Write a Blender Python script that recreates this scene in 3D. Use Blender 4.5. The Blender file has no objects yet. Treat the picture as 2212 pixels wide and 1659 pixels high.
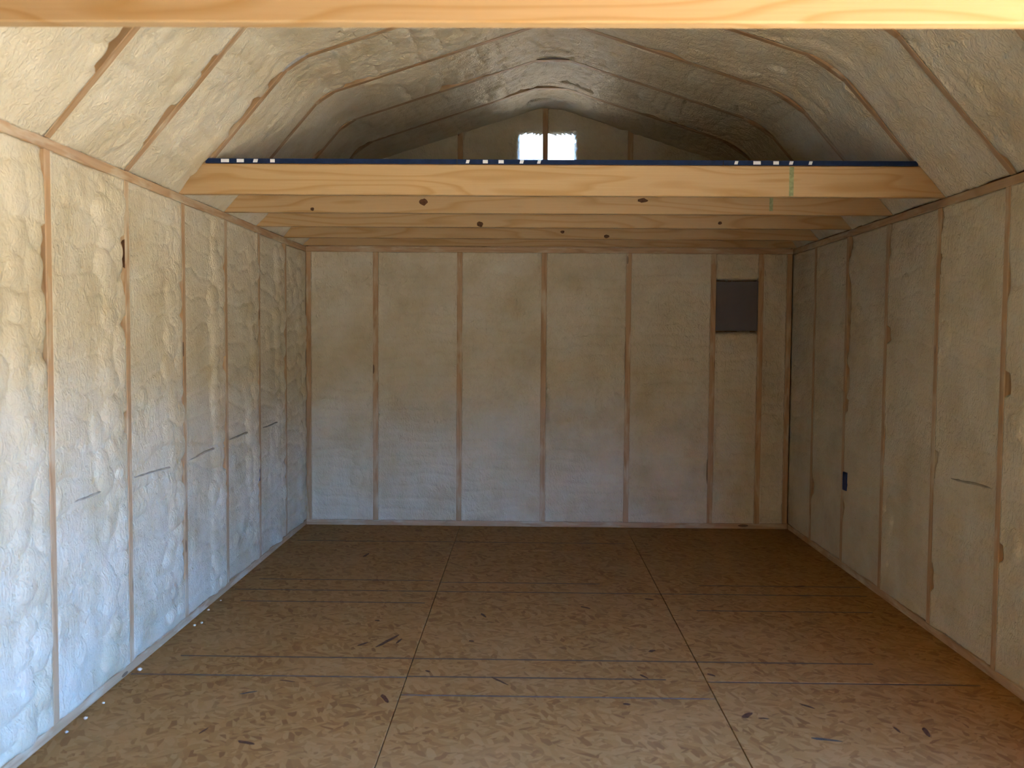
import bpy, bmesh, math, random
import numpy as np
from mathutils import Matrix, Vector

SC = bpy.context.scene
COL = SC.collection

# ------------------------------------------------------------------ camera
cam_d = bpy.data.cameras.new('camera')
cam = bpy.data.objects.new('camera', cam_d)
COL.objects.link(cam)
_r = Vector((0.99985041, 0.0156956, 0.00726661))
_u = Vector((-0.0080251, 0.04881479, 0.99877561))
_f = Vector((-0.01532166, 0.99868452, -0.04893344))
cam.matrix_world = Matrix(((_r.x, _u.x, -_f.x, -0.124), (_r.y, _u.y, -_f.y, -6.6799),
                           (_r.z, _u.z, -_f.z, 1.3705), (0, 0, 0, 1)))
cam_d.sensor_width = 36.0
cam_d.lens = 1991.2 / 2212 * 36.0
cam_d.clip_start = 0.02
cam_d.dof.use_dof = True
cam_d.dof.focus_distance = 5.6
cam_d.dof.aperture_fstop = 4.0
SC.camera = cam

# ------------------------------------------------------------------ sky, sun, exposure
SC.view_settings.view_transform = 'Standard'
SC.view_settings.look = 'None'
SC.view_settings.gamma = 1.0
SC.view_settings.use_curve_mapping = False
SC.view_settings.exposure = 2.42

world = bpy.data.worlds.new('world')
SC.world = world
world.use_nodes = True
wn = world.node_tree.nodes
wl = world.node_tree.links
wn.clear()
w_out = wn.new('ShaderNodeOutputWorld')
w_bg = wn.new('ShaderNodeBackground')
w_sky = wn.new('ShaderNodeTexSky')
w_sky.sky_type = 'NISHITA'
w_sky.sun_disc = False
w_sky.dust_density = 0.2
w_sky.ozone_density = 2.5
w_sky.sun_elevation = math.radians(52)
w_sky.sun_rotation = math.radians(15)
w_bg.inputs['Strength'].default_value = 2.35
w_tint = wn.new('ShaderNodeMix')          # camera white balance is warm: daylight from the sky reads blue
w_tint.data_type, w_tint.blend_type = 'RGBA', 'MULTIPLY'
w_tint.inputs[0].default_value = 1.0
w_tint.inputs[7].default_value = (0.64, 0.97, 1.50, 1)
wl.new(w_sky.outputs[0], w_tint.inputs[6])
wl.new(w_tint.outputs[2], w_bg.inputs[0])
wl.new(w_bg.outputs[0], w_out.inputs[0])

sun_d = bpy.data.lights.new('sun', 'SUN')
sun_d.energy = 34.0
sun_d.angle = math.radians(0.6)
sun_d.color = (1.0, 0.86, 0.58)
sun = bpy.data.objects.new('sun', sun_d)
COL.objects.link(sun)
# the sun stands beyond the gable window: it lights the yard beside the door without shining in
_el, _az = math.radians(52), math.radians(75)     # azimuth measured from +x towards +y
_dir = Vector((math.cos(_el) * math.cos(_az), math.cos(_el) * math.sin(_az), math.sin(_el)))
sun.rotation_euler = _dir.to_track_quat('Z', 'Y').to_euler()
sun.location = _dir * 20

# ------------------------------------------------------------------ dimensions (metres)
S = 0.6096
XL, XR = -1.728, 1.787            # inner stud faces of the side walls
YB, YF = 0.0, -7.30               # inner stud faces of the end walls
H = 2.029                         # top of the wall plates
T = 0.038                         # lumber thickness
D = 0.089                         # stud depth
FRAMES = [-0.546 - S * k for k in range(11)]       # stud / rafter / joist lines
A_L, K_L, RDG, K_R, A_R = (XL, H), (-1.205, 2.645), (0.02, 3.04), (1.25, 2.645), (XR, H)
PROFILE = [A_L, K_L, RDG, K_R, A_R]


def offset_profile(pts, d):
    """outward (away from the room) mitre offset of the gambrel line"""
    n = []
    for a, b in zip(pts[:-1], pts[1:]):
        t = Vector((b[0] - a[0], b[1] - a[1])).normalized()
        n.append(Vector((-t.y, t.x)))
    out = []
    for i, p in enumerate(pts):
        if i == 0:
            m, s = n[0], 1.0
        elif i == len(pts) - 1:
            m, s = n[-1], 1.0
        else:
            m = (n[i - 1] + n[i]).normalized()
            s = 1.0 / m.dot(n[i])
        out.append((p[0] + m.x * d * s, p[1] + m.y * d * s))
    return out


PROF_OUT = offset_profile(PROFILE, D)


def roof_z(x):
    for (x0, z0), (x1, z1) in zip(PROFILE[:-1], PROFILE[1:]):
        if x0 <= x <= x1:
            return z0 + (z1 - z0) * (x - x0) / (x1 - x0)
    return H


# ------------------------------------------------------------------ node helpers
class NT:
    def __init__(self, name):
        self.m = bpy.data.materials.new(name)
        self.m.use_nodes = True
        self.t = self.m.node_tree
        self.t.nodes.clear()
        self.out = self.n('ShaderNodeOutputMaterial')
        self.bsdf = self.n('ShaderNodeBsdfPrincipled')
        self.l(self.bsdf.outputs[0], self.out.inputs[0])

    def n(self, kind, **kw):
        o = self.t.nodes.new(kind)
        for k, v in kw.items():
            setattr(o, k, v)
        return o

    def l(self, a, b):
        self.t.links.new(a, b)

    def put(self, sock, v):
        if isinstance(v, bpy.types.NodeSocket):
            self.l(v, sock)
        else:
            sock.default_value = v

    def math(self, op, a, b=0.0, c=None, clamp=False):
        o = self.n('ShaderNodeMath', operation=op, use_clamp=clamp)
        self.put(o.inputs[0], a)
        self.put(o.inputs[1], b)
        if c is not None:
            self.put(o.inputs[2], c)
        return o.outputs[0]

    def coords(self):
        return self.n('ShaderNodeTexCoord').outputs['Object']

    def mapping(self, vec, scale=(1, 1, 1), loc=(0, 0, 0), rot=(0, 0, 0)):
        o = self.n('ShaderNodeMapping')
        self.l(vec, o.inputs[0])
        self.put(o.inputs['Location'], loc)
        self.put(o.inputs['Rotation'], rot)
        self.put(o.inputs['Scale'], scale)
        return o.outputs[0]

    def noise(self, vec, scale, detail=2.0, rough=0.5, dist=0.0):
        o = self.n('ShaderNodeTexNoise')
        self.l(vec, o.inputs['Vector'])
        o.inputs['Scale'].default_value = scale
        o.inputs['Detail'].default_value = detail
        o.inputs['Roughness'].default_value = rough
        o.inputs['Distortion'].default_value = dist
        return o.outputs[0]

    def ramp(self, fac, stops):
        o = self.n('ShaderNodeValToRGB')
        self.l(fac, o.inputs[0])
        e = o.color_ramp.elements
        while len(e) < len(stops):
            e.new(0.5)
        for el, (p, c) in zip(e, stops):
            el.position = p
            el.color = (c[0], c[1], c[2], 1) if not isinstance(c, (int, float)) else (c, c, c, 1)
        return o.outputs[0]

    def mix(self, fac, a, b, mode='MIX'):
        o = self.n('ShaderNodeMix', data_type='RGBA', blend_type=mode)
        self.put(o.inputs[0], fac)
        for s, v in ((o.inputs[6], a), (o.inputs[7], b)):
            if isinstance(v, tuple):
                v = (v[0], v[1], v[2], 1)
            self.put(s, v)
        return o.outputs[2]

    def bump(self, height, strength=0.3, dist=0.01):
        o = self.n('ShaderNodeBump')
        o.inputs['Strength'].default_value = strength
        o.inputs['Distance'].default_value = dist
        self.l(height, o.inputs['Height'])
        self.l(o.outputs[0], self.bsdf.inputs['Normal'])

    def random_shift(self, vec, amount=37.0):
        """per-object offset of the texture so that no two boards share their grain"""
        r = self.n('ShaderNodeObjectInfo').outputs['Random']
        k = self.math('MULTIPLY', r, amount)
        c = self.n('ShaderNodeCombineXYZ')
        for i in range(3):
            self.l(k, c.inputs[i])
        v = self.n('ShaderNodeVectorMath', operation='ADD')
        self.l(vec, v.inputs[0])
        self.l(c.outputs[0], v.inputs[1])
        return v.outputs[0]


FOAM_A, FOAM_B, FOAM_C = (0.63, 0.545, 0.375), (0.69, 0.615, 0.46), (0.55, 0.455, 0.285)


def mat_foam():
    t = NT('spray_foam')
    c = t.random_shift(t.coords(), 19.0)
    big = t.noise(c, 3.5, 3, 0.6)
    fine = t.noise(c, 60, 3, 0.6)
    col = t.ramp(big, [(0.30, FOAM_C), (0.48, FOAM_A), (0.70, FOAM_B)])
    col = t.mix(t.math('MULTIPLY', fine, 0.20), col, (0.55, 0.48, 0.34))
    t.l(col, t.bsdf.inputs['Base Color'])
    t.bsdf.inputs['Roughness'].default_value = 0.45
    t.bsdf.inputs['Specular IOR Level'].default_value = 0.17
    # small worm-like ripples left by the spray gun
    warp = t.mapping(c, (1.0, 1.0, 0.55))
    r1 = t.noise(warp, 46, 1.5, 0.5, 1.6)
    r2 = t.noise(c, 150, 2, 0.5)
    hgt = t.math('ADD', r1, t.math('MULTIPLY', r2, 0.3))
    t.bump(hgt, 0.55, 0.016)
    return t.m


def mat_wood(name, light, mid, dark, overspray=0.0, ring=9.0, knots=True, rough=0.55):
    """sawn softwood: object x runs along the board"""
    t = NT(name)
    c0 = t.coords()
    c = t.random_shift(c0, 23.0)
    # warped growth rings, long cathedral arches along x
    wob = t.noise(t.mapping(c, (0.30, 2.6, 2.6)), 2.2, 2, 0.5)
    v = t.mapping(c, (0.10, 1.0, 1.0))
    sep = t.n('ShaderNodeSeparateXYZ')
    t.l(v, sep.inputs[0])
    k = t.math('ADD', t.math('MULTIPLY', sep.outputs[2], ring * 2.2), t.math('MULTIPLY', sep.outputs[1], ring * 1.6))
    k = t.math('ADD', k, t.math('MULTIPLY', wob, 9.0))
    k = t.math('ADD', k, t.math('MULTIPLY', sep.outputs[0], 4.0))
    saw = t.math('FRACT', k)
    fibre = t.noise(t.mapping(c, (2.0, 90.0, 90.0)), 2.0, 2, 0.5)
    col = t.ramp(saw, [(0.0, light), (0.55, light), (0.86, mid), (1.0, light)])
    col = t.mix(t.math('MULTIPLY', fibre, 0.55), col, mid)
    tint = t.noise(c, 1.3, 2, 0.5)
    col = t.mix(t.math('MULTIPLY', tint, 0.35), col, dark)
    if knots:
        vo = t.n('ShaderNodeTexVoronoi')
        t.l(t.mapping(c, (2.3, 9.0, 9.0)), vo.inputs['Vector'])
        vo.inputs['Scale'].default_value = 1.0
        kn = t.math('LESS_THAN', vo.outputs['Distance'], 0.085)
        col = t.mix(t.math('MULTIPLY', kn, 0.8), col, (0.10, 0.045, 0.018))
    if overspray > 0:
        o = t.noise(t.mapping(c, (1.6, 7.0, 7.0)), 2.6, 3, 0.6)
        f = t.math('MULTIPLY', t.math('SUBTRACT', o, 0.62 - 0.3 * overspray), 5.0, clamp=True)
        col = t.mix(t.math('MULTIPLY', f, 0.75), col, FOAM_A)
    t.l(col, t.bsdf.inputs['Base Color'])
    t.bsdf.inputs['Roughness'].default_value = rough
    t.bsdf.inputs['Specular IOR Level'].default_value = 0.3
    t.bump(fibre, 0.15, 0.003)
    return t.m


# chalk / print lines across the floor sheets: (y, x from, x to)
PRINT_LINES = [(-3.022, -1.72, -0.60), (-3.03, 0.615, 1.70), (-3.205, -0.60, 0.612), (-2.80, -1.60, 1.36), (-3.01, -0.60, 0.45), (-1.97, -1.60, -0.64), (-1.75, -1.70, 1.72),
               (-1.53, -1.63, -0.64), (-1.56, -0.60, 0.30), (-2.05, 0.75, 1.64), (-1.57, 0.85, 1.75),
               (-0.53, -1.66, 0.55), (-4.02, -1.7, 1.7), (-4.23, -1.7, 1.7)]


def mat_osb(name, lines=False, bright=0.72):
    t = NT(name)
    c0 = t.coords()
    c = t.random_shift(c0, 11.0) if not lines else c0
    b = bright
    tones = [(0.0, (0.34 * b, 0.17 * b, 0.055 * b)), (0.12, (0.42 * b, 0.225 * b, 0.075 * b)),
             (0.45, (0.53 * b, 0.30 * b, 0.105 * b)), (0.8, (0.60 * b, 0.355 * b, 0.14 * b)),
             (1.0, (0.62 * b, 0.385 * b, 0.16 * b))]
    cols = []
    for i, (rot, sx, sy) in enumerate(((0.45, 16, 52), (-0.65, 17, 56), (1.25, 18, 50))):
        vo = t.n('ShaderNodeTexVoronoi')
        t.l(t.mapping(t.mapping(c, (1, 1, 1), (i * 3.1, i * 1.7, 0), (0, 0, rot)), (sx, sy, 20)), vo.inputs['Vector'])
        vo.inputs['Scale'].default_value = 1.0
        s = t.n('ShaderNodeSeparateColor')
        t.l(vo.outputs['Color'], s.inputs[0])
        cols.append(t.ramp(s.outputs[i], tones))
    m1 = t.math('GREATER_THAN', t.noise(c, 14, 1, 0.5), 0.5)
    m2 = t.math('GREATER_THAN', t.noise(t.mapping(c, (1, 1, 1), (7, 3, 0)), 11, 1, 0.5), 0.52)
    col = t.mix(m2, t.mix(m1, cols[0], cols[1]), cols[2])
    grain = t.noise(t.mapping(c, (60, 220, 60), (0, 0, 0), (0, 0, 0.2)), 1.0, 2, 0.6)
    col = t.mix(t.math('MULTIPLY', grain, 0.35), col, (0.30 * b, 0.17 * b, 0.075 * b))
    patch = t.noise(c, 2.2, 2, 0.5)
    col = t.mix(t.math('MULTIPLY', t.math('SUBTRACT', patch, 0.45), 1.0, clamp=True), col, (0.64 * b, 0.42 * b, 0.21 * b))
    col = t.mix(1.0, col, (0.88, 0.79, 0.64), 'MULTIPLY')
    if lines:
        sep = t.n('ShaderNodeSeparateXYZ')
        t.l(c0, sep.inputs[0])
        brk = t.noise(t.mapping(c0, (9, 120, 1)), 1.0, 2, 0.6)
        acc = None
        for y, x0, x1 in PRINT_LINES:
            d = t.math('ABSOLUTE', t.math('SUBTRACT', sep.outputs[1], y))
            m = t.math('LESS_THAN', d, 0.0075)
            m = t.math('MULTIPLY', m, t.math('GREATER_THAN', sep.outputs[0], x0))
            m = t.math('MULTIPLY', m, t.math('LESS_THAN', sep.outputs[0], x1))
            acc = m if acc is None else t.math('MAXIMUM', acc, m)
        acc = t.math('MULTIPLY', acc, t.math('MULTIPLY', t.math('SUBTRACT', brk, 0.15), 3.2, clamp=True))
        col = t.mix(t.math('MULTIPLY', acc, 0.85), col, (0.075, 0.06, 0.05))
    t.l(col, t.bsdf.inputs['Base Color'])
    t.bsdf.inputs['Roughness'].default_value = 0.7
    t.bsdf.inputs['Specular IOR Level'].default_value = 0.10
    t.bump(grain, 0.12, 0.003)
    return t.m


def mat_plain(name, col, rough=0.6, var=0.12, scale=12.0, metallic=0.0, spec=0.12):
    t = NT(name)
    c = t.coords()
    n = t.noise(c, scale, 3, 0.6)
    dk = tuple(x * (1 - 2 * var) for x in col)
    t.l(t.ramp(n, [(0.3, dk), (0.7, col)]), t.bsdf.inputs['Base Color'])
    t.bsdf.inputs['Roughness'].default_value = rough
    t.bsdf.inputs['Metallic'].default_value = metallic
    t.bsdf.inputs['Specular IOR Level'].default_value = spec
    t.bump(n, 0.05, 0.004)
    return t.m


def mat_glass():
    t = NT('window_glass')
    t.t.nodes.remove(t.bsdf)
    tr = t.n('ShaderNodeBsdfTransparent')
    gl = t.n('ShaderNodeBsdfGlossy')
    gl.inputs['Roughness'].default_value = 0.03
    n = t.noise(t.coords(), 9, 2, 0.5)
    t.l(t.ramp(n, [(0.0, (0.54, 0.51, 0.47)), (1.0, (0.60, 0.57, 0.53))]), tr.inputs[0])
    fr = t.n('ShaderNodeFresnel')
    fr.inputs[0].default_value = 1.45
    mx = t.n('ShaderNodeMixShader')
    t.l(fr.outputs[0], mx.inputs[0])
    t.l(tr.outputs[0], mx.inputs[1])
    t.l(gl.outputs[0], mx.inputs[2])
    t.l(mx.outputs[0], t.out.inputs[0])
    return t.m


M = {
    'foam': mat_foam(),
    'stud': mat_wood('stud_wood', (0.56, 0.37, 0.20), (0.42, 0.25, 0.12), (0.30, 0.17, 0.08), overspray=0.35),
    'rafter': mat_wood('rafter_wood', (0.46, 0.30, 0.16), (0.34, 0.20, 0.09), (0.25, 0.14, 0.06), overspray=0.30),
    'plate': mat_wood('plate_wood', (0.55, 0.37, 0.21), (0.42, 0.26, 0.13), (0.30, 0.18, 0.09), overspray=0.40),
    'joist': mat_wood('joist_wood', (0.53, 0.36, 0.18), (0.42, 0.24, 0.085), (0.38, 0.235, 0.10), ring=7.0, knots=False),
    'osb': mat_osb('floor_osb', lines=True),
    'deck': mat_osb('deck_osb', lines=False),
    'siding': mat_osb('sheathing_osb', lines=False, bright=0.7),
    'edge_blue': mat_plain('blue_edge_seal', (0.014, 0.028, 0.075), 0.7, 0.2, 30),
    'white': mat_plain('white_print', (0.80, 0.80, 0.80), 0.7, 0.05),
    'green': mat_plain('green_ink', (0.36, 0.40, 0.20), 0.8, 0.25, 40),
    'knot': mat_plain('dark_knot', (0.14, 0.065, 0.03), 0.7, 0.3, 60),
    'flake': mat_plain('dark_strand', (0.12, 0.055, 0.028), 0.7, 0.3, 60),
    'flake_grey': mat_plain('grey_strand', (0.10, 0.085, 0.065), 0.7, 0.3, 60),
    'panel': mat_plain('dark_grey_metal', (0.15, 0.135, 0.135), 0.55, 0.06, 5),
    'blue': mat_plain('blue_plastic', (0.02, 0.045, 0.16), 0.45, 0.1),
    'gusset': mat_plain('foam_dusted_plate', (0.42, 0.40, 0.37), 0.6, 0.25, 25),
    'plate_dark': mat_plain('dark_joint_plate', (0.16, 0.15, 0.14), 0.6, 0.2, 25),
    'cable': mat_plain('foamed_cable', (0.48, 0.42, 0.31), 0.6, 0.2, 25),
    'vinyl': mat_plain('white_vinyl', (0.78, 0.78, 0.76), 0.5, 0.05),
    'glass': mat_glass(),
    'ground': mat_plain('dry_ground', (0.49, 0.42, 0.27), 0.95, 0.18, 1.5),
    'leaf': mat_plain('dark_foliage', (0.045, 0.06, 0.022), 0.8, 0.3, 6),
    'bark': mat_plain('tree_bark', (0.10, 0.075, 0.05), 0.9, 0.25, 8),
    'metal': mat_plain('shed_metal', (0.12, 0.10, 0.085), 0.6, 0.1),
    'crumb': mat_plain('foam_crumb', FOAM_B, 0.6, 0.1, 40),
}


# ------------------------------------------------------------------ mesh helpers
def link(name, mesh, mat, parent=None, matrix=None):
    o = bpy.data.objects.new(name, mesh)
    COL.objects.link(o)
    if mat is not None:
        if mesh.materials:
            mesh.materials[0] = mat
        else:
            mesh.materials.append(mat)
    if matrix is not None:
        o.matrix_world = matrix
    if parent is not None:
        o.parent = parent          # all parents sit at identity
    return o


def empty(name, loc=(0, 0, 0)):
    o = bpy.data.objects.new(name, None)
    COL.objects.link(o)
    o.location = loc
    return o


def tag(o, label=None, cat=None, group=None, kind=None):
    for k, v in (('label', label), ('category', cat), ('group', group), ('kind', kind)):
        if v:
            o[k] = v
    return o


def add_box(bm, x0, x1, y0, y1, z0, z1):
    v = [bm.verts.new((x, y, z)) for z in (z0, z1) for y in (y0, y1) for x in (x0, x1)]
    for f in ((0, 2, 3, 1), (4, 5, 7, 6), (0, 1, 5, 4), (2, 6, 7, 3), (0, 4, 6, 2), (1, 3, 7, 5)):
        bm.faces.new([v[i] for i in f])


def add_prism(bm, pts, t0, t1, axis='y'):
    """polygon pts (a, b) in the plane across the axis, pulled from t0 to t1"""
    def P(a, b, t):
        return (a, t, b) if axis == 'y' else ((a, b, t) if axis == 'z' else (t, a, b))
    A = [bm.verts.new(P(a, b, t0)) for a, b in pts]
    B = [bm.verts.new(P(a, b, t1)) for a, b in pts]
    bm.faces.new(A)
    bm.faces.new(B[::-1])
    n = len(pts)
    for i in range(n):
        bm.faces.new((A[i], B[i], B[(i + 1) % n], A[(i + 1) % n]))


def finish(bm, name, bevel=0.0):
    bmesh.ops.recalc_face_normals(bm, faces=bm.faces)
    if bevel > 0:
        bmesh.ops.bevel(bm, geom=list(bm.edges), offset=bevel, segments=1, affect='EDGES', clamp_overlap=True)
    me = bpy.data.meshes.new(name)
    bm.to_mesh(me)
    bm.free()
    return me


_board_cache = {}


def board(name, p0, p1, width_dir, w, d, mat, parent=None, bevel=0.0025):
    """a sawn board from p0 to p1 (axis through its middle); w along width_dir, d across"""
    p0, p1 = Vector(p0), Vector(p1)
    x = (p1 - p0)
    L = x.length
    x.normalize()
    y = Vector(width_dir)
    y = (y - x * y.dot(x)).normalized()
    z = x.cross(y)
    key = (round(L, 4), round(w, 4), round(d, 4), mat.name)
    me = _board_cache.get(key)
    if me is None:
        bm = bmesh.new()
        add_box(bm, 0, L, -w / 2, w / 2, -d / 2, d / 2)
        me = _board_cache[key] = finish(bm, name, bevel)
    mx = Matrix(((x.x, y.x, z.x, p0.x), (x.y, y.y, z.y, p0.y), (x.z, y.z, z.z, p0.z), (0, 0, 0, 1)))
    return link(name, me, mat, parent, mx)


def box_obj(name, x0, x1, y0, y1, z0, z1, mat, parent=None, bevel=0.0):
    bm = bmesh.new()
    add_box(bm, x0, x1, y0, y1, z0, z1)
    return link(name, finish(bm, name, bevel), mat, parent)


# ------------------------------------------------------------------ sprayed foam
def vnoise(x, y, seed):
    """smooth value noise in -1..1 on numpy arrays"""
    rng = np.random.RandomState(seed & 0x7fffffff)
    tab = rng.rand(64, 64) * 2 - 1
    xi, yi = np.floor(x).astype(int), np.floor(y).astype(int)
    fx, fy = x - xi, y - yi
    fx, fy = fx * fx * (3 - 2 * fx), fy * fy * (3 - 2 * fy)
    a = tab[xi & 63, yi & 63]
    b = tab[(xi + 1) & 63, yi & 63]
    c = tab[xi & 63, (yi + 1) & 63]
    d = tab[(xi + 1) & 63, (yi + 1) & 63]
    return (a * (1 - fx) + b * fx) * (1 - fy) + (c * (1 - fx) + d * fx) * fy


def sstep(a, b, x):
    t = np.clip((x - a) / (b - a), 0, 1)
    return t * t * (3 - 2 * t)


def foam_bay(parent, origin, U, V, N, w, h, seed, cell=0.009, passes=0.10, pass_amp=0.005, lobes=0,
             lobe_side=1, gap0=0.5, gap1=0.5, base=0.010, top=None, hole=None, name='foam_bay', rough=0.0,
             path=None, dents=(), stack=False):
    """one bay of sprayed foam: U across the bay (0..w), V along the studs (0..h), N into the room.
    top(u) bends the upper border (gable); hole=(u0,u1,v0,v1) is left open."""
    origin, U, V, N = (Vector(q) for q in (origin, U, V, N))
    nu, nv = max(8, int(w / cell)), max(8, int(h / cell))
    u = np.linspace(0, w, nu + 1)
    s = np.linspace(0, 1, nv + 1)
    UU, SS = np.meshgrid(u, s)
    hh = np.full_like(UU, h) if top is None else np.vectorize(top)(UU)
    VV = SS * hh
    # coarse swell of each fill
    n = -base + 0.007 * vnoise(UU * 3.1, VV * 2.3, seed) + 0.004 * vnoise(UU * 7.0, VV * 6.0, seed + 1)
    # passes of the gun: rounded bands with creases between them
    if pass_amp > 0:
        ph = VV / passes + 0.55 * vnoise(UU * 2.4, VV * 3.0, seed + 2) + 0.18 * vnoise(UU * 9, VV * 8, seed + 3)
        fr = ph - np.floor(ph)
        amp = pass_amp * (0.75 + 0.75 * vnoise(UU * 2.0, np.floor(ph) * 7.31, seed + 4))
        n += amp * (np.clip(1 - np.abs(2 * fr - 1) ** 3, 0, 1) ** 0.6 - 0.7)
    n += 0.0022 * vnoise(UU * 26, VV * 19, seed + 5)
    if rough:
        n += rough * vnoise(UU * 13, VV * 15, seed + 9) * 0.6 + rough * 0.5 * vnoise(UU * 37, VV * 31, seed + 10)
    # round lobes where the gun turned back
    rng = np.random.RandomState(seed + 77)
    for i in range(lobes):
        cv = rng.uniform(0.04, h - 0.04)
        cu = (w - abs(rng.normal(0.06, 0.05)) - 0.02) if (lobe_side > 0) == (rng.rand() < 0.8) else rng.uniform(0.03, w - 0.03)
        rr = rng.uniform(0.025, 0.065)
        q = np.clip(1 - ((UU - cu) ** 2 + ((VV - cv) * rng.uniform(0.7, 1.0)) ** 2) / rr ** 2, 0, 1)
        bulge = -base + rng.uniform(0.001, 0.010) + rr * 0.22 * np.sqrt(q) - 0.008
        n = np.where(q > 0, np.maximum(n, bulge), n)
    if stack:                                            # a column of lobes at the end of every pass
        cv = 0.05
        while cv < h - 0.05:
            for cu in (w - rng.uniform(0.035, 0.075), w - rng.uniform(0.11, 0.19)):
                rr = rng.uniform(0.038, 0.068)
                q = np.clip(1 - (((UU - cu) * 0.9) ** 2 + (VV - cv - rng.uniform(-0.03, 0.03)) ** 2) / rr ** 2, 0, 1)
                bulge = -base - 0.008 + rng.uniform(0.000, 0.008) + rr * 0.42 * np.sqrt(q)
                n = np.where(q > 0, np.maximum(n, bulge), n)
            cv += rng.uniform(0.06, 0.115)
    # against the lumber: shrunk back in places, climbing the stud in others
    for dist, gap, sd in ((UU, gap0, seed + 6), (w - UU, gap1, seed + 7)):
        e = vnoise(VV * 2.6, VV * 0 + 3.3, sd) * 0.75 + 0.35 * vnoise(VV * 9.0, VV * 0 + 1.7, sd + 40) + (gap - 0.5) * 1.2
        if sd == seed + 7:
            for v0, v1 in dents:
                e = np.maximum(e, 1.15 * sstep(-0.04, 0.07, VV - v0) * sstep(-0.04, 0.07, v1 - VV) - 0.22 + 0.38 * vnoise(VV * 17, VV * 0, sd + 60))
        e_rec = sstep(0.10, 0.62, e)                      # 1: the side of the stud shows
        wid = 0.030 + 0.022 * vnoise(VV * 7.0, VV * 0 + 8.1, sd + 11)
        k = 1 - sstep(0.0, 1.0, dist / np.maximum(wid, 0.012))
        target = np.where(e_rec > 0, -0.002 - 0.045 * e_rec, -0.002)
        n = n * (1 - k) + target * k
    n = np.where(n > 0.004, 0.004 + 0.016 * np.tanh((n - 0.004) / 0.016), n)
    mask = None
    if hole is not None:
        u0, u1, v0, v1 = hole
        rag = 0.006 * vnoise(UU * 40, VV * 40, seed + 21) + 0.004 * vnoise(UU * 90, VV * 90, seed + 22)
        dh = np.maximum(np.maximum(u0 - UU, UU - u1), np.maximum(v0 - VV, VV - v1)) + rag
        n = -0.085 + (n + 0.085) * np.sqrt(sstep(-0.004, 0.03, dh))
        mask = dh
    if path is None:
        NN = np.broadcast_to(np.array(N), UU.shape + (3,))
        pts = np.array(origin)[None, None, :] + UU[..., None] * np.array(U) + VV[..., None] * np.array(V) + n[..., None] * NN
    else:
        pb, pn = path(s * h)
        NN = np.broadcast_to(pn[:, None, :], UU.shape + (3,))
        pts = np.array(origin)[None, None, :] + pb[:, None, :] + UU[..., None] * np.array(U) + n[..., None] * NN
    # skirt: border row pushed back to the sheathing so that the fill has depth
    P = np.zeros((nv + 3, nu + 3, 3))
    P[1:-1, 1:-1] = pts

    def flat(a, nn, nr):
        return a - (nn[..., None] + 0.086) * nr
    P[0, 1:-1] = flat(pts[0], n[0], NN[0])
    P[-1, 1:-1] = flat(pts[-1], n[-1], NN[-1])
    P[1:-1, 0] = flat(pts[:, 0], n[:, 0], NN[:, 0])
    P[1:-1, -1] = flat(pts[:, -1], n[:, -1], NN[:, -1])
    for a, b, c, d in ((0, 0, 0, 1), (0, -1, 0, -2), (-1, 0, -1, 1), (-1, -1, -1, -2)):
        P[a, b] = P[c, d]
    R_, C_ = nv + 3, nu + 3
    idx = np.arange(R_ * C_).reshape(R_, C_)
    q = np.stack([idx[:-1, :-1], idx[:-1, 1:], idx[1:, 1:], idx[1:, :-1]], -1)
    if mask is not None:
        keep = np.ones(q.shape[:2], bool)
        mc = np.minimum(np.minimum(mask[:-1, :-1], mask[1:, 1:]), np.minimum(mask[:-1, 1:], mask[1:, :-1]))
        keep[1:-1, 1:-1] = mc > 0
        q = q[keep]
    q = q.reshape(-1, 4)
    if U.cross(V).dot(N) < 0:
        q = q[:, ::-1]
    me = bpy.data.meshes.new(name)
    me.vertices.add(R_ * C_)
    me.vertices.foreach_set('co', P.reshape(-1).astype(np.float32))
    nf = len(q)
    me.loops.add(nf * 4)
    me.loops.foreach_set('vertex_index', q.reshape(-1).astype(np.int32))
    me.polygons.add(nf)
    me.polygons.foreach_set('loop_start', np.arange(0, nf * 4, 4, dtype=np.int32))
    me.update(calc_edges=True)
    me.polygons.foreach_set('use_smooth', np.ones(nf, bool))
    me.validate()
    return link(name, me, M['foam'], parent)


# ================================================================== GROUND OUTSIDE
gm = bmesh.new()
add_box(gm, -60, 60, -60, 60, -0.42, -0.32)
ground = link('ground', finish(gm, 'ground'), M['ground'])
tag(ground, 'dry sunlit ground around the shed', 'ground', kind='structure')

# unseen trees added on the doorway side to block low sky light
def tree_meshes():
    rg = random.Random(8)
    bm = bmesh.new()
    for (cx, cy, cz, r) in [(0, 0, 3.6, 2.6), (-1.5, 0.4, 2.3, 1.9), (1.6, -0.3, 2.4, 2.0), (0.2, 1.3, 2.2, 1.9), (-0.2, -1.4, 2.0, 1.8), (0.5, 0.2, 5.2, 1.6)]:
        g = bmesh.ops.create_icosphere(bm, subdivisions=3, radius=r)
        for v in g['verts']:
            v.co = v.co * rg.uniform(0.86, 1.12) + Vector((cx, cy, cz))
    crown = finish(bm, 'crown')
    bm = bmesh.new()
    bmesh.ops.create_cone(bm, cap_ends=True, segments=10, radius1=0.30, radius2=0.14, depth=3.4, matrix=Matrix.Translation((0, 0, 1.7)))
    return crown, finish(bm, 'trunk')


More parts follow.
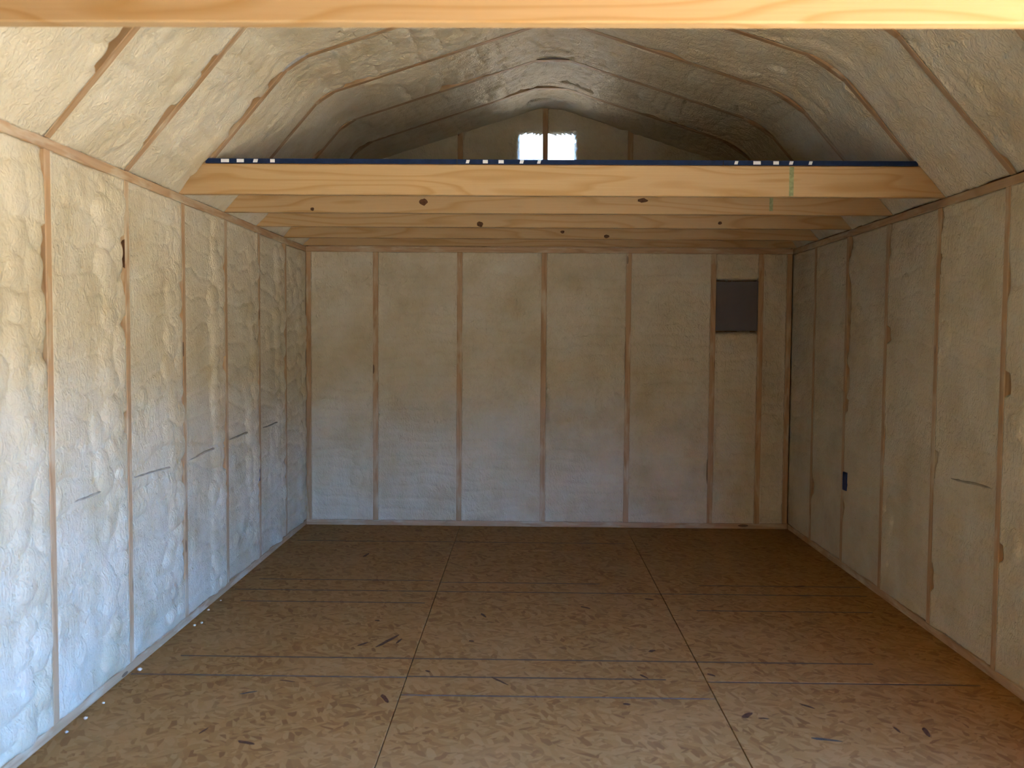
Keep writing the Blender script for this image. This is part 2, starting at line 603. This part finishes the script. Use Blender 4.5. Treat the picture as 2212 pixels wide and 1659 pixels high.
crown_me, trunk_me = tree_meshes()
for i in range(30):
    az = math.radians(-114 + i * 6.2)
    rad = 34 if i % 2 else 43
    e = empty('sky_block_tree', (rad * math.cos(az), -5 + rad * math.sin(az), -0.32))
    e.rotation_euler.z = i * 1.7
    k = (1.0 if i % 2 else 1.25) + 0.05 * math.sin(i * 1.3)
    e.scale = (k, k, k)
    tag(e, 'added dark green tree of an unseen row blocking low sky light', 'tree', 'added trees blocking low sky light')
    link('crown', crown_me, M['leaf'], e)
    link('trunk', trunk_me, M['bark'], e)

# ================================================================== FLOOR
floor = box_obj('floor', XL - D, XR + D, YF - D, YB + D, -0.16, -0.020, M['siding'])
tag(floor, 'oriented strand board floor of butted sheets', 'floor', kind='structure')
G = 0.0018
cols = [(XL - D + 0.002, -0.598, (-0.58, -3.02, -5.458)), (-0.598, 0.612, (-0.767, -3.205, -5.643)), (0.612, XR + D - 0.002, (-0.58, -3.02, -5.458))]
for x0, x1, js in cols:
    ys = [YB + D - 0.002] + list(js) + [YF - D + 0.002]
    for ya, yb in zip(ys[:-1], ys[1:]):
        bm = bmesh.new()
        add_box(bm, x0 + G, x1 - G, yb + G, ya - G, -0.019, 0.0)
        link('floor_panel', finish(bm, 'floor_panel', 0.0012), M['osb'], floor)
FLAKES = [(-0.781, -2.663, -0.702, -2.487, 0.022), (-0.866, -2.647, -0.827, -2.596, 0.018), (-0.698, -2.610, -0.682, -2.545, 0.012),
          (-1.215, -3.217, -1.155, -3.187, 0.012), (-1.101, -3.068, -1.035, -3.086, 0.010), (-0.254, -3.008, -0.185, -3.091, 0.012),
          (0.871, -3.541, 0.970, -3.567, 0.020), (1.300, -3.443, 1.287, -3.520, 0.020), (0.920, -3.239, 0.963, -3.286, 0.014),
          (0.673, -3.376, 0.719, -3.332, 0.030), (0.730, -3.378, 0.768, -3.385, 0.012), (-0.668, -3.203, -0.634, -3.283, 0.020),
          (0.251, -3.262, 0.278, -3.270, 0.025), (-1.092, -3.626, -1.029, -3.652, 0.020), (0.632, -2.936, 0.658, -2.966, 0.018),
          (-0.529, -2.940, -0.511, -2.960, 0.016), (0.426, -2.679, 0.456, -2.654, 0.022), (0.167, -2.001, 0.212, -2.040, 0.022),
          (0.515, -1.843, 0.558, -1.867, 0.022), (-1.134, -0.983, -1.116, -0.883, 0.020), (-0.849, -2.275, -0.825, -2.281, 0.018),
          (-0.338, -2.141, -0.312, -2.209, 0.016), (-0.374, -2.559, -0.350, -2.571, 0.018), (0.353, -2.956, 0.380, -3.001, 0.014),
          (1.378, -1.578, 1.444, -1.556, 0.022), (-1.244, -3.575, -1.229, -3.526, 0.009), (1.194, -3.439, 1.199, -3.489, 0.012)]
rng = random.Random(4)
for i, (xa, ya, xb, yb, wd) in enumerate(FLAKES):
    a, b = Vector((xa, ya)), Vector((xb, yb))
    t = (b - a).normalized()
    nrm = Vector((-t.y, t.x))
    pts = []
    for s, k in ((0, 0.15), (0.2, 0.42), (0.55, 0.5), (0.85, 0.33), (1, 0.1)):
        pts.append(a.lerp(b, s) + nrm * wd * k * rng.uniform(0.7, 1.1))
    for s, k in ((1, 0.1), (0.8, 0.38), (0.5, 0.45), (0.18, 0.5), (0, 0.12)):
        pts.append(a.lerp(b, s) - nrm * wd * k * rng.uniform(0.7, 1.1))
    bm = bmesh.new()
    add_prism(bm, [(q.x, q.y) for q in pts], -0.001, 0.0007, 'z')
    link('wood_strand', finish(bm, 'wood_strand'), M['flake_grey'] if i in (3, 6) else M['flake'], floor)

# ================================================================== SIDE WALLS
STUD_H0, STUD_H1 = T, H - T


def sheath(name, x0, x1, openings):
    """wall sheet along y with door openings (y0, y1, z1)"""
    bm = bmesh.new()
    y = YF - D
    for (o0, o1, z1) in sorted(openings):
        add_box(bm, x0, x1, y, o0, -0.16, H + 0.05)
        add_box(bm, x0, x1, o0, o1, z1, H + 0.05)
        y = o1
    add_box(bm, x0, x1, y, YB + D, -0.16, H + 0.05)
    return link(name, finish(bm, name), M['siding'])


DOOR = (-6.90, -4.85, 1.92)
wall_left = sheath('wall_left', XL - D - 0.012, XL - D, [])
tag(wall_left, 'stud wall filled with pale spray foam, bright with daylight', 'wall', kind='structure')
wall_right = sheath('wall_right', XR + D, XR + D + 0.012, [DOOR])
tag(wall_right, 'stud wall filled with pale spray foam, in shade beside the dark panel', 'wall', kind='structure')

R_SHIFT = 0.035
# where the foam shrank off the near side of a stud (bay number from the back: heights above the bottom plate)
DENTS_L = {6: [(1.21, 1.52), (1.43, 1.72), (1.20, 1.36)], 5: [(1.60, 1.72), (1.32, 1.40), (0.93, 1.05)], 4: [(1.36, 1.60), (0.94, 1.05), (0.70, 0.82), (0.30, 0.45)],
           3: [(1.42, 1.52), (1.12, 1.24), (0.62, 0.76)], 2: [(1.05, 1.2), (0.3, 0.5)], 1: [(0.4, 0.6), (1.2, 1.5)]}
DENTS_R = {5: [(1.10, 1.22), (0.42, 0.55)], 4: [(1.62, 1.75), (0.7, 0.85), (0.15, 0.3)], 3: [(1.3, 1.42)], 2: [(0.9, 1.0)]}
for side, root, xf, sgn in (('l', wall_left, XL, 1), ('r', wall_right, XR, -1)):
    xm = xf - sgn * D / 2
    ys = [f + (R_SHIFT if side == 'r' else 0) for f in FRAMES]
    board('bottom_plate', (xm, YF, T / 2), (xm, YB, T / 2), (0, 0, 1), T, D, M['plate'], root) if side == 'l' else None
    if side == 'r':
        board('bottom_plate', (xm, DOOR[1], T / 2), (xm, YB, T / 2), (0, 0, 1), T, D, M['plate'], root)
        board('bottom_plate', (xm, YF, T / 2), (xm, DOOR[0], T / 2), (0, 0, 1), T, D, M['plate'], root)
        board('header', (xm, DOOR[0], DOOR[2] + 0.05), (xm, DOOR[1], DOOR[2] + 0.05), (0, 0, 1), 0.10, D, M['plate'], root)
        ys = [y for y in ys if not (DOOR[0] - 0.03 < y < DOOR[1] + 0.03)] + [DOOR[0] - T / 2, DOOR[1] + T / 2]
        ys.sort(reverse=True)
    board('top_plate', (xm, YF, H - T / 2), (xm, YB, H - T / 2), (0, 0, 1), T, D, M['plate'], root)
    for y in ys:
        board('stud', (xm, y, STUD_H0), (xm, y, STUD_H1), (0, 1, 0), T, D, M['stud'], root)
    edges = [YB + 0.015] + ys + [YF - 0.02]
    for k, (ya, yb) in enumerate(zip(edges[:-1], edges[1:])):
        y1 = ya - (T / 2 if k > 0 else 0.0)
        y0 = yb + T / 2
        if side == 'r' and y0 >= DOOR[0] - 0.01 and y1 <= DOOR[1] + 0.01:
            continue
        if y1 - y0 < 0.03:
            continue
        far = yb < -4.9
        corner = k == 0
        dents = DENTS_L.get(k, ()) if side == 'l' else DENTS_R.get(k, ())
        foam_bay(root, (xf, y0, STUD_H0), (0, 1, 0), (0, 0, 1), (sgn, 0, 0), y1 - y0, STUD_H1 - STUD_H0,
                 seed=(100 if side == 'l' else 500) + k * 13, cell=0.03 if far else (0.0075 if yb < -2.0 else 0.010),
                 passes=0.115 if side == 'l' else 0.12, pass_amp=0.011 if side == 'l' else 0.006,
                 lobes=(0 if far else (70 if side == 'l' else 16)), lobe_side=1,
                 gap0=0.20 if side == 'l' else 0.30, gap1=-1 if corner else (0.36 if side == 'l' else 0.34), base=0.009,
                 dents=dents, stack=(side == 'l' and not far))

_ys = FRAMES[4] - T / 2
bm = bmesh.new()
add_prism(bm, [(XL - 0.002, 1.640), (XL - 0.026, 1.655), (XL - 0.034, 1.69), (XL - 0.030, 1.72), (XL - 0.012, 1.752), (XL - 0.002, 1.756)], _ys - 0.0012, _ys + 0.001)
link('knot', finish(bm, 'knot'), M['knot'], wall_left)

# ================================================================== BACK WALL (with the gable above the loft)
WIN = (-0.215, 0.245, 2.42, 2.885)       # opening in the sheathing
FWIN = (-0.178, 0.206, 2.455, 2.838)     # opening left in the foam
bm = bmesh.new()
yw0, yw1 = YB + D, YB + D + 0.012
add_prism(bm, [(XL - D, -0.16), (XR + D, -0.16), (XR + D, H), (XL - D, H)], yw0, yw1)
zo = PROF_OUT


def clip_poly(poly, f):
    out = []
    for i in range(len(poly)):
        a, b = poly[i], poly[(i + 1) % len(poly)]
        fa, fb = f(a), f(b)
        if fa >= 0:
            out.append(a)
        if fa * fb < 0:
            t = fa / (fa - fb)
            out.append((a[0] + (b[0] - a[0]) * t, a[1] + (b[1] - a[1]) * t))
    return out


gable = [(XR + D, H)] + [zo[4], zo[3], zo[2], zo[1], zo[0]] + [(XL - D, H)]
gable = [(max(min(a, XR + D), XL - D), b) for a, b in gable]
left = clip_poly(gable, lambda p: WIN[0] - p[0])
right = clip_poly(gable, lambda p: p[0] - WIN[1])
mid = clip_poly(clip_poly(gable, lambda p: p[0] - WIN[0]), lambda p: WIN[1] - p[0])
for pl in (left, right, clip_poly(mid, lambda p: WIN[2] - p[1]), clip_poly(mid, lambda p: p[1] - WIN[3])):
    if len(pl) > 2:
        add_prism(bm, pl, yw0, yw1)
wall_back = link('wall_back', finish(bm, 'wall_back'), M['siding'])
tag(wall_back, 'end wall of studs and spray foam under the loft with a gable window above', 'wall', kind='structure')
ym = YB + D / 2
board('bottom_plate', (XL, ym, T / 2), (XR, ym, T / 2), (0, 0, 1), T, D, M['plate'], wall_back)
board('top_plate', (XL, ym, H - T / 2), (XR, ym, H - T / 2), (0, 0, 1), T, D, M['plate'], wall_back)
bst = [XL + 0.020, -2 * S, -S, 0.0, S, 2 * S, 1.560, XR - 0.024]
for x in bst:
    board('stud', (x, ym, STUD_H0), (x, ym, STUD_H1), (1, 0, 0), T, D, M['stud'], wall_back)
PANEL = (1.238, 1.541, 1.440, 1.794)
for k, (xa, xb) in enumerate(zip(bst[:-1], bst[1:])):
    x0, x1 = xa + T / 2, xb - T / 2
    hole = None
    if xa == 2 * S:
        hole = (PANEL[0] - x0 - 0.02, PANEL[1] - x0 + 0.02, PANEL[2] - STUD_H0, PANEL[3] - STUD_H0)
    foam_bay(wall_back, (x0, YB, STUD_H0), (1, 0, 0), (0, 0, 1), (0, -1, 0), x1 - x0, STUD_H1 - STUD_H0,
             seed=900 + 17 * k, cell=0.009, passes=0.075, pass_amp=0.0095, lobes=8, gap0=0.22, gap1=0.22, hole=hole)
# gable
board('gable_plate', (XL + 0.02, ym, H + T / 2), (XR - 0.02, ym, H + T / 2), (0, 0, 1), T, D, M['plate'], wall_back)
gst = [-1.22, -0.61, 0.0, 0.61, 1.22]
for x in gst:
    board('gable_stud', (x, ym, H + T), (x, ym, roof_z(x) + 0.01), (1, 0, 0), T, D, M['stud'], wall_back)
ge = [XL + 0.03] + gst + [XR - 0.03]
for k, (xa, xb) in enumerate(zip(ge[:-1], ge[1:])):
    x0 = xa + (T / 2 if k else 0)
    x1 = xb - (T / 2 if k < len(ge) - 2 else 0)
    hole = None
    if xa == -0.61 or xa == 0.0:
        hole = (FWIN[0] - x0 if xa < -0.1 else -0.1, (x1 - x0 + 0.1) if xa < -0.1 else FWIN[1] - x0, FWIN[2] - H - T, FWIN[3] - H - T)
    foam_bay(wall_back, (x0, YB, H + T), (1, 0, 0), (0, 0, 1), (0, -1, 0), x1 - x0, 0.9,
             seed=1300 + 19 * k, cell=0.009, passes=0.075, pass_amp=0.0055, lobes=4,
             top=lambda u, x0=x0: roof_z(x0 + u) - H - T + 0.02, hole=hole)

# window in the gable
window = empty('window_1')
tag(window, 'small bright gable window behind the centre stud over the loft', 'window', kind='structure')
bm = bmesh.new()
fx0, fx1, fz0, fz1 = WIN
for b in ((fx0 - 0.03, fx0 + 0.004, fz0 - 0.03, fz1 + 0.03), (fx1 - 0.004, fx1 + 0.03, fz0 - 0.03, fz1 + 0.03),
          (fx0 + 0.004, fx1 - 0.004, fz0 - 0.03, fz0 + 0.004), (fx0 + 0.004, fx1 - 0.004, fz1 - 0.004, fz1 + 0.03)):
    add_box(bm, b[0], b[1], yw1, yw1 + 0.03, b[2], b[3])
link('window_frame', finish(bm, 'window_frame'), M['vinyl'], window)
for xa, xb in ((fx0 + 0.004, 0.013), (0.015, fx1 - 0.004)):
    box_obj('pane', xa, xb, yw1 + 0.010, yw1 + 0.014, fz0 + 0.004, fz1 - 0.004, M['glass'], window)

# ================================================================== FRONT WALL (behind the camera, left without foam to cut bounced light)
bm = bmesh.new()
add_prism(bm, [(XL - D, -0.16), (XR + D, -0.16)] + gable, YF - D - 0.012, YF - D)
wall_front = link('wall_front', finish(bm, 'wall_front'), M['siding'])
tag(wall_front, 'unseen end wall facing the loft, left bare of foam to cut bounced light', 'wall', kind='structure')
ymf = YF - D / 2
fst = [XL + 0.02] + [k * S for k in range(-2, 3)] + [XR - 0.02]
for x in fst:
    board('stud', (x, ymf, STUD_H0), (x, ymf, STUD_H1), (1, 0, 0), T, D, M['stud'], wall_front)
# ================================================================== CEILING (gambrel roof)
bm = bmesh.new()
zo2 = offset_profile(PROFILE, D + 0.014)
ext = lambda a, b, e: (a[0] + (a[0] - b[0]) * e, a[1] + (a[1] - b[1]) * e)
pin = [ext(zo[0], zo[1], 0.25)] + list(zo[1:4]) + [ext(zo[4], zo[3], 0.25)]
pou = [ext(zo2[0], zo2[1], 0.25)] + list(zo2[1:4]) + [ext(zo2[4], zo2[3], 0.25)]
for i in range(4):
    add_prism(bm, [pin[i], pin[i + 1], pou[i + 1], pou[i]], YF - 0.15, YB + 0.15)
ceiling = link('ceiling', finish(bm, 'ceiling'), M['siding'])
tag(ceiling, 'gambrel roof lined with spray foam between wooden rafters', 'ceiling', kind='structure')


def rafter(p, q, po, qo, y):
    """one rafter leg of the frame at y: inner line p-q, outer line po-qo, object x along the leg"""
    p, q, po, qo = (Vector(a) for a in (p, q, po, qo))
    t = (q - p).normalized()
    nn = Vector((-t.y, t.x))
    loc = lambda a: ((a - p).dot(t), (a - p).dot(nn))
    bm = bmesh.new()
    add_prism(bm, [loc(p), loc(q), loc(qo), loc(po)], -T / 2, T / 2)
    me = finish(bm, 'rafter', 0.002)
    mx = Matrix(((t.x, 0, nn.x, p.x), (0, 1, 0, y), (t.y, 0, nn.y, p.y), (0, 0, 0, 1)))
    return link('rafter', me, M['rafter'], ceiling, mx)


def gusset(i, y, arm, y0, y1, mat, name='gusset'):
    """plate across the joint i of a rafter frame"""
    j = Vector(PROFILE[i])
    a = (Vector(PROFILE[i - 1]) - j).normalized()
    b = (Vector(PROFILE[i + 1]) - j).normalized()
    na = (Vector(PROF_OUT[i]) - j) * 0.85
    pts = [j + a * arm, j + a * arm * 0.4 + b * arm * 0.4 + (a + b) * arm * 0.06, j + b * arm, j + b * arm + na, j + na, j + a * arm + na]
    bm = bmesh.new()
    add_prism(bm, [(q.x, q.y) for q in pts], y + y0, y + y1)
    return link(name, finish(bm, name, 0.001), mat, ceiling)


for k, y in enumerate(FRAMES):
    for i in range(4):
        rafter(PROFILE[i], PROFILE[i + 1], PROF_OUT[i], PROF_OUT[i + 1], y)
    if y > -4.5:
        for i, arm in ((1, 0.06), (2, 0.11), (3, 0.11)):
            gusset(i, y, arm, -T / 2 - 0.002, T / 2 + 0.002, M['rafter'])
gusset(1, FRAMES[3], 0.075, -T / 2 - 0.012, -T / 2 - 0.003, M['gusset'], 'joint_plate')
gusset(2, FRAMES[1], 0.10, -T / 2 - 0.012, -T / 2 - 0.003, M['plate_dark'], 'joint_plate')

# smooth gambrel line that the roof foam follows
_pp = []
_arms = [0, 0.07, 0.15, 0.13, 0]
for _i, _p in enumerate(PROFILE):
    _p = Vector(_p)
    if _arms[_i] == 0:
        _pp.append(_p)
        continue
    _a = _p + (Vector(PROFILE[_i - 1]) - _p).normalized() * _arms[_i]
    _b = _p + (Vector(PROFILE[_i + 1]) - _p).normalized() * _arms[_i]
    for _k in range(13):
        _t = _k / 12
        _pp.append(_a * (1 - _t) ** 2 + _p * 2 * _t * (1 - _t) + _b * _t ** 2)
_pp = np.array([(q.x, q.y) for q in _pp])
_pp[0] += (_pp[0] - _pp[1]) / np.linalg.norm(_pp[0] - _pp[1]) * 0.004
_pl = np.concatenate([[0], np.cumsum(np.linalg.norm(np.diff(_pp, axis=0), axis=1))])
ROOF_LEN = float(_pl[-1])


def roof_path(v):
    f = lambda q: np.stack([np.interp(q, _pl, _pp[:, 0]), np.interp(q, _pl, _pp[:, 1])], -1)
    p = f(v)
    t = f(np.clip(v + 0.03, 0, ROOF_LEN)) - f(np.clip(v - 0.03, 0, ROOF_LEN))
    t /= np.linalg.norm(t, axis=1)[:, None]
    z = np.zeros(len(v))
    return np.stack([p[:, 0], z, p[:, 1]], -1), np.stack([t[:, 1], z, -t[:, 0]], -1)


ROOF_DENTS = {4: [(0.36, 0.60), (0.66, 0.74)], 5: [(0.12, 0.32), (0.50, 0.60)], 6: [(0.30, 0.56)], 3: [(0.95, 1.08)]}
fe = [YB + 0.02] + FRAMES + [YF]
for k, (ya, yb) in enumerate(zip(fe[:-1], fe[1:])):
    y1, y0 = ya - (T / 2 if k else 0), yb + T / 2
    if y1 - y0 < 0.05:
        continue
    far = yb < -4.9
    foam_bay(ceiling, (0, y0, 0), (0, 1, 0), (1, 0, 0), (0, 0, -1), y1 - y0, ROOF_LEN,
             seed=2100 + k * 41, cell=0.03 if far else 0.0095, passes=0.11, pass_amp=0.009,
             lobes=0 if far else 60, gap0=0.10, gap1=0.36 if k else -1, base=0.006, rough=0.006,
             path=roof_path, dents=ROOF_DENTS.get(k, ()))


# ================================================================== LOFTS
def joist(root, y, name='joist', z0=H + 0.001, hgt=0.140, xl=None):
    """floor joist across the shed, ends cut to the roof slope; object x along the board"""
    z1 = z0 + hgt
    cut = lambda z: (K_L[0] - A_L[0]) / (K_L[1] - A_L[1]) * (z - H)
    cutr = lambda z: (A_R[0] - K_R[0]) / (K_R[1] - A_R[1]) * (z - H)
    a0, a1 = XL - 0.07 + cut(z0), XL - 0.07 + cut(z1)
    b0, b1 = XR + 0.07 - cutr(z0), XR + 0.07 - cutr(z1)
    bm = bmesh.new()
    add_prism(bm, [(a0, 0), (b0, 0), (b1, hgt), (a1, hgt)], -T / 2, T / 2)
    me = finish(bm, name, 0.003)
    mx = Matrix.Translation((0, y - 0.003, z0))
    return link(name, me, M['joist'], root, mx)


def disc_on(parent, name, x, y, z, rx, rz, mat, seed):
    """a knot on the face of a joist that looks towards -y"""
    rg = random.Random(seed)
    pts = []
    for i in range(14):
        a = 2 * math.pi * i / 14
        k = rg.uniform(0.82, 1.1)
        pts.append((x + rx * k * math.cos(a), z + rz * k * math.sin(a)))
    bm = bmesh.new()
    add_prism(bm, pts, y - 0.0012, y + 0.001)
    return link(name, finish(bm, name), mat, parent)


loft = empty('storage_loft')
tag(loft, 'raised loft of pale joists with a blue-edged board deck under the gable window', 'loft')
LJ = FRAMES[:4]
jo = {}
for y in LJ:
    jo[y] = joist(loft, y)
joist(loft, -0.042)
for j, y in enumerate(LJ):
    yf = y - 0.003 - T / 2
    rows = []
    if j == 2:
        rows = [(-0.673, 2.087, 0.022, 0.018), (-1.261, 2.047, 0.010, 0.010), (0.480, 2.102, 0.027, 0.012)]
    elif j == 1:
        rows = [(-0.405, 2.048, 0.020, 0.016), (1.013, 2.062, 0.012, 0.010)]
    elif j == 0:
        rows = [(0.397, 2.048, 0.018, 0.012), (0.107, 2.075, 0.014, 0.010)]
    for q, (x, z, rx, rz) in enumerate(rows):
        disc_on(loft, 'knot', x, yf, z, rx, rz, M['knot'], j * 10 + q)
# green grade-stamp streaks on two joists
yf = LJ[3] - 0.003 - T / 2
box_obj('ink_stripe', 1.074, 1.094, yf - 0.0008, yf + 0.001, H + 0.004, H + 0.137, M['green'], loft)
yf = LJ[2] - 0.003 - T / 2
box_obj('ink_stripe', 1.144, 1.162, yf - 0.0008, yf + 0.001, H + 0.020, H + 0.130, M['green'], loft)
# deck sheets: 4 ft wide, blue sealed edge towards the room
DZ0, DZ1 = H + 0.142, H + 0.164
dx = [XL + 0.115, -0.45, 0.77, XR - 0.130]
yd0 = LJ[3] - T / 2 - 0.009
MARKS = [(-1.540, -1.503), (-1.467, -1.434), (-1.392, -1.372), (-1.312, -1.291), (-0.410, -0.395), (-0.331, -0.308), (-0.259, -0.235),
         (-0.163, -0.146), (-0.082, -0.067), (0.820, 0.835), (0.907, 0.941), (0.998, 1.023), (1.069, 1.086), (1.158, 1.173)]
for xa, xb in zip(dx[:-1], dx[1:]):
    pn = box_obj('deck_panel', xa + 0.001, xb - 0.001, yd0 + 0.003, YB - 0.024, DZ0, DZ1, M['deck'], loft)
    box_obj('sealed_edge', xa + 0.001, xb - 0.001, yd0, yd0 + 0.003, DZ0, DZ1, M['edge_blue'], pn)
    for ma, mb in MARKS:
        if xa <= ma < xb:
            sl = 0.004 if mb - ma < 0.02 else 0.0
            bm = bmesh.new()
            add_prism(bm, [(ma, DZ0 + 0.004), (mb, DZ0 + 0.004), (mb + sl, DZ1 - 0.003), (ma + sl, DZ1 - 0.003)], yd0 - 0.0008, yd0 + 0.001)
            link('print_mark', finish(bm, 'print_mark'), M['white'], pn)

# loft over the entrance: its end joist crosses the top of the view
eloft = empty('entrance_loft')
tag(eloft, 'loft over the doorway end of the shed with a bare orange end joist', 'loft')
EY = -4.72 + T / 2
ejs = [EY] + [y for y in FRAMES if y < EY - 0.2]
for y in ejs:
    joist(eloft, y)
box_obj('deck_panel', XL + 0.115, -0.001, YF, EY + T / 2, DZ0, DZ1, M['deck'], eloft)
box_obj('deck_panel', 0.001, XR - 0.130, YF, EY + T / 2, DZ0, DZ1, M['deck'], eloft)

# ================================================================== SMALL THINGS ON THE WALLS
pan = empty('wall_panel', (0, 0, 0))
tag(pan, 'plain dark grey square metal panel set between two studs of the end wall', 'panel')
px0, px1, pz0, pz1 = PANEL
bm = bmesh.new()
add_box(bm, px0 + 0.001, px1 - 0.001, YB + 0.010, YB + 0.080, pz0, pz1)
link('panel_face', finish(bm, 'panel_face', 0.001), M['panel'], pan)
bm = bmesh.new()
rw = 0.006
for b in ((px0 + 0.001, px0 + rw, pz0, pz1), (px1 - rw, px1 - 0.001, pz0, pz1),
          (px0 + rw, px1 - rw, pz0, pz0 + rw), (px0 + rw, px1 - rw, pz1 - rw, pz1)):
    add_box(bm, b[0], b[1], YB + 0.001, YB + 0.012, b[2], b[3])
link('rim', finish(bm, 'rim'), M['panel'], pan)


def wire_box(x_face, sgn, y, z0, z1, label):
    """nail-on outlet box whose open mouth just clears the foam"""
    e = empty('electrical_box')
    tag(e, label, 'electrical box', 'electrical boxes on the studs')
    w, t, out, dp = 0.056, 0.003, 0.004, 0.06
    xa, xb = sorted((x_face + sgn * out, x_face - sgn * dp))
    bm = bmesh.new()
    add_box(bm, xa, xb, y - w, y - w + t, z0, z1)
    add_box(bm, xa, xb, y - t, y, z0, z1)
    add_box(bm, xa, xb, y - w + t, y - t, z0, z0 + t)
    add_box(bm, xa, xb, y - w + t, y - t, z1 - t, z1)
    xk = x_face - sgn * dp
    add_box(bm, min(xk, xk + sgn * t), max(xk, xk + sgn * t), y - w + t, y - t, z0 + t, z1 - t)
    link('box_shell', finish(bm, 'box_shell'), M['blue'], e)
    fa, fb = sorted((x_face + sgn * 0.001, x_face - sgn * 0.002))
    box_obj('dark_mouth_fill', fa, fb, y - w + t, y - t, z0 + t, z1 - t, M['blue'], e)  # plate in the open mouth stands in for its dark interior
    for zz in (z0 + 0.007, z1 - 0.007):
        ta, tb = sorted((x_face + sgn * 0.001, x_face + sgn * 0.0035))
        box_obj('screw_tab', ta, tb, y - w / 2 - 0.005, y - w / 2 + 0.005, zz - 0.005, zz + 0.005, M['blue'], e)
    return e


wire_box(XL, 1, FRAMES[1] - T / 2 - 0.001, 0.505, 0.607, 'blue plastic electrical box on a stud of the brightly lit foam wall')
wire_box(XR, -1, FRAMES[1] + R_SHIFT - T / 2 - 0.001, 0.480, 0.588, 'dark blue electrical box on a stud of the shaded wall beside the dark panel')


def cable(root_name, label, segs, xf, sgn, rad=0.0055):
    """cable buried under a skin of foam, a raised level line in each bay"""
    e = empty(root_name)
    tag(e, label, 'cable', 'cables under the foam')
    for (ya, za, yb, zb) in segs:
        n = 14
        bm = bmesh.new()
        rings = []
        for i in range(n + 1):
            s = i / n
            yy, zz = ya + (yb - ya) * s, za + (zb - za) * s + 0.002 * math.sin(7 * s + ya * 9)
            taper = min(1.0, 4 * s + 0.25, 4 * (1 - s) + 0.25)
            ring = []
            for k in range(8):
                a = 2 * math.pi * k / 8
                ring.append(bm.verts.new((xf + sgn * (-0.008 + rad * 1.2 * taper * math.cos(a)), yy, zz + rad * taper * math.sin(a))))
            rings.append(ring)
        for r0, r1 in zip(rings[:-1], rings[1:]):
            for k in range(8):
                bm.faces.new((r0[k], r0[(k + 1) % 8], r1[(k + 1) % 8], r1[k]))
        bm.faces.new(rings[0])
        bm.faces.new(rings[-1][::-1])
        me = finish(bm, 'cable_run')
        for p in me.polygons:
            p.use_smooth = True
        link('cable_run', me, M['cable'], e)
    return e


cable('buried_cable', 'foam-dusted cable running level through the bays of the brightly lit wall',
      [(-3.50, 0.775, -3.20, 0.782), (-2.93, 0.790, -2.42, 0.776), (-2.33, 0.780, -1.86, 0.796), (-1.72, 0.812, -1.22, 0.818), (-1.10, 0.815, -0.62, 0.818)], XL, 1)
cable('buried_cable', 'foam-dusted cable crossing one bay of the shaded wall near the floor',
      [(-2.89, 0.771, -2.52, 0.757)], XR, -1)

# crumbs of trimmed foam on the plate and floor along the bright wall
crumb_spots = [(-1.700, -3.585, 0.0), (-1.690, -3.47, 0.0), (-1.700, -2.985, 0.0), (-1.685, -2.40, 0.0), (-1.665, -2.36, 0.0), (-1.705, -2.15, 0.0), (-1.70, -1.98, 0.0), (-1.69, -3.33, 0.0)]
for i, (x, y, z) in enumerate(crumb_spots):
    rg = random.Random(60 + i)
    bm = bmesh.new()
    bmesh.ops.create_icosphere(bm, subdivisions=2, radius=rg.uniform(0.005, 0.010))
    for v in bm.verts:
        v.co *= rg.uniform(0.75, 1.2)
        v.co.z *= 0.7
    zmin = min(v.co.z for v in bm.verts)
    me = finish(bm, 'foam_crumb')
    for p in me.polygons:
        p.use_smooth = True
    o = link('foam_crumb', me, M['crumb'])
    o.location = (x, y, z - zmin)
    tag(o, 'small pale crumb of foam lying on the floor along the brightly lit wall', 'foam crumb', 'foam crumbs beside the bottom plate')
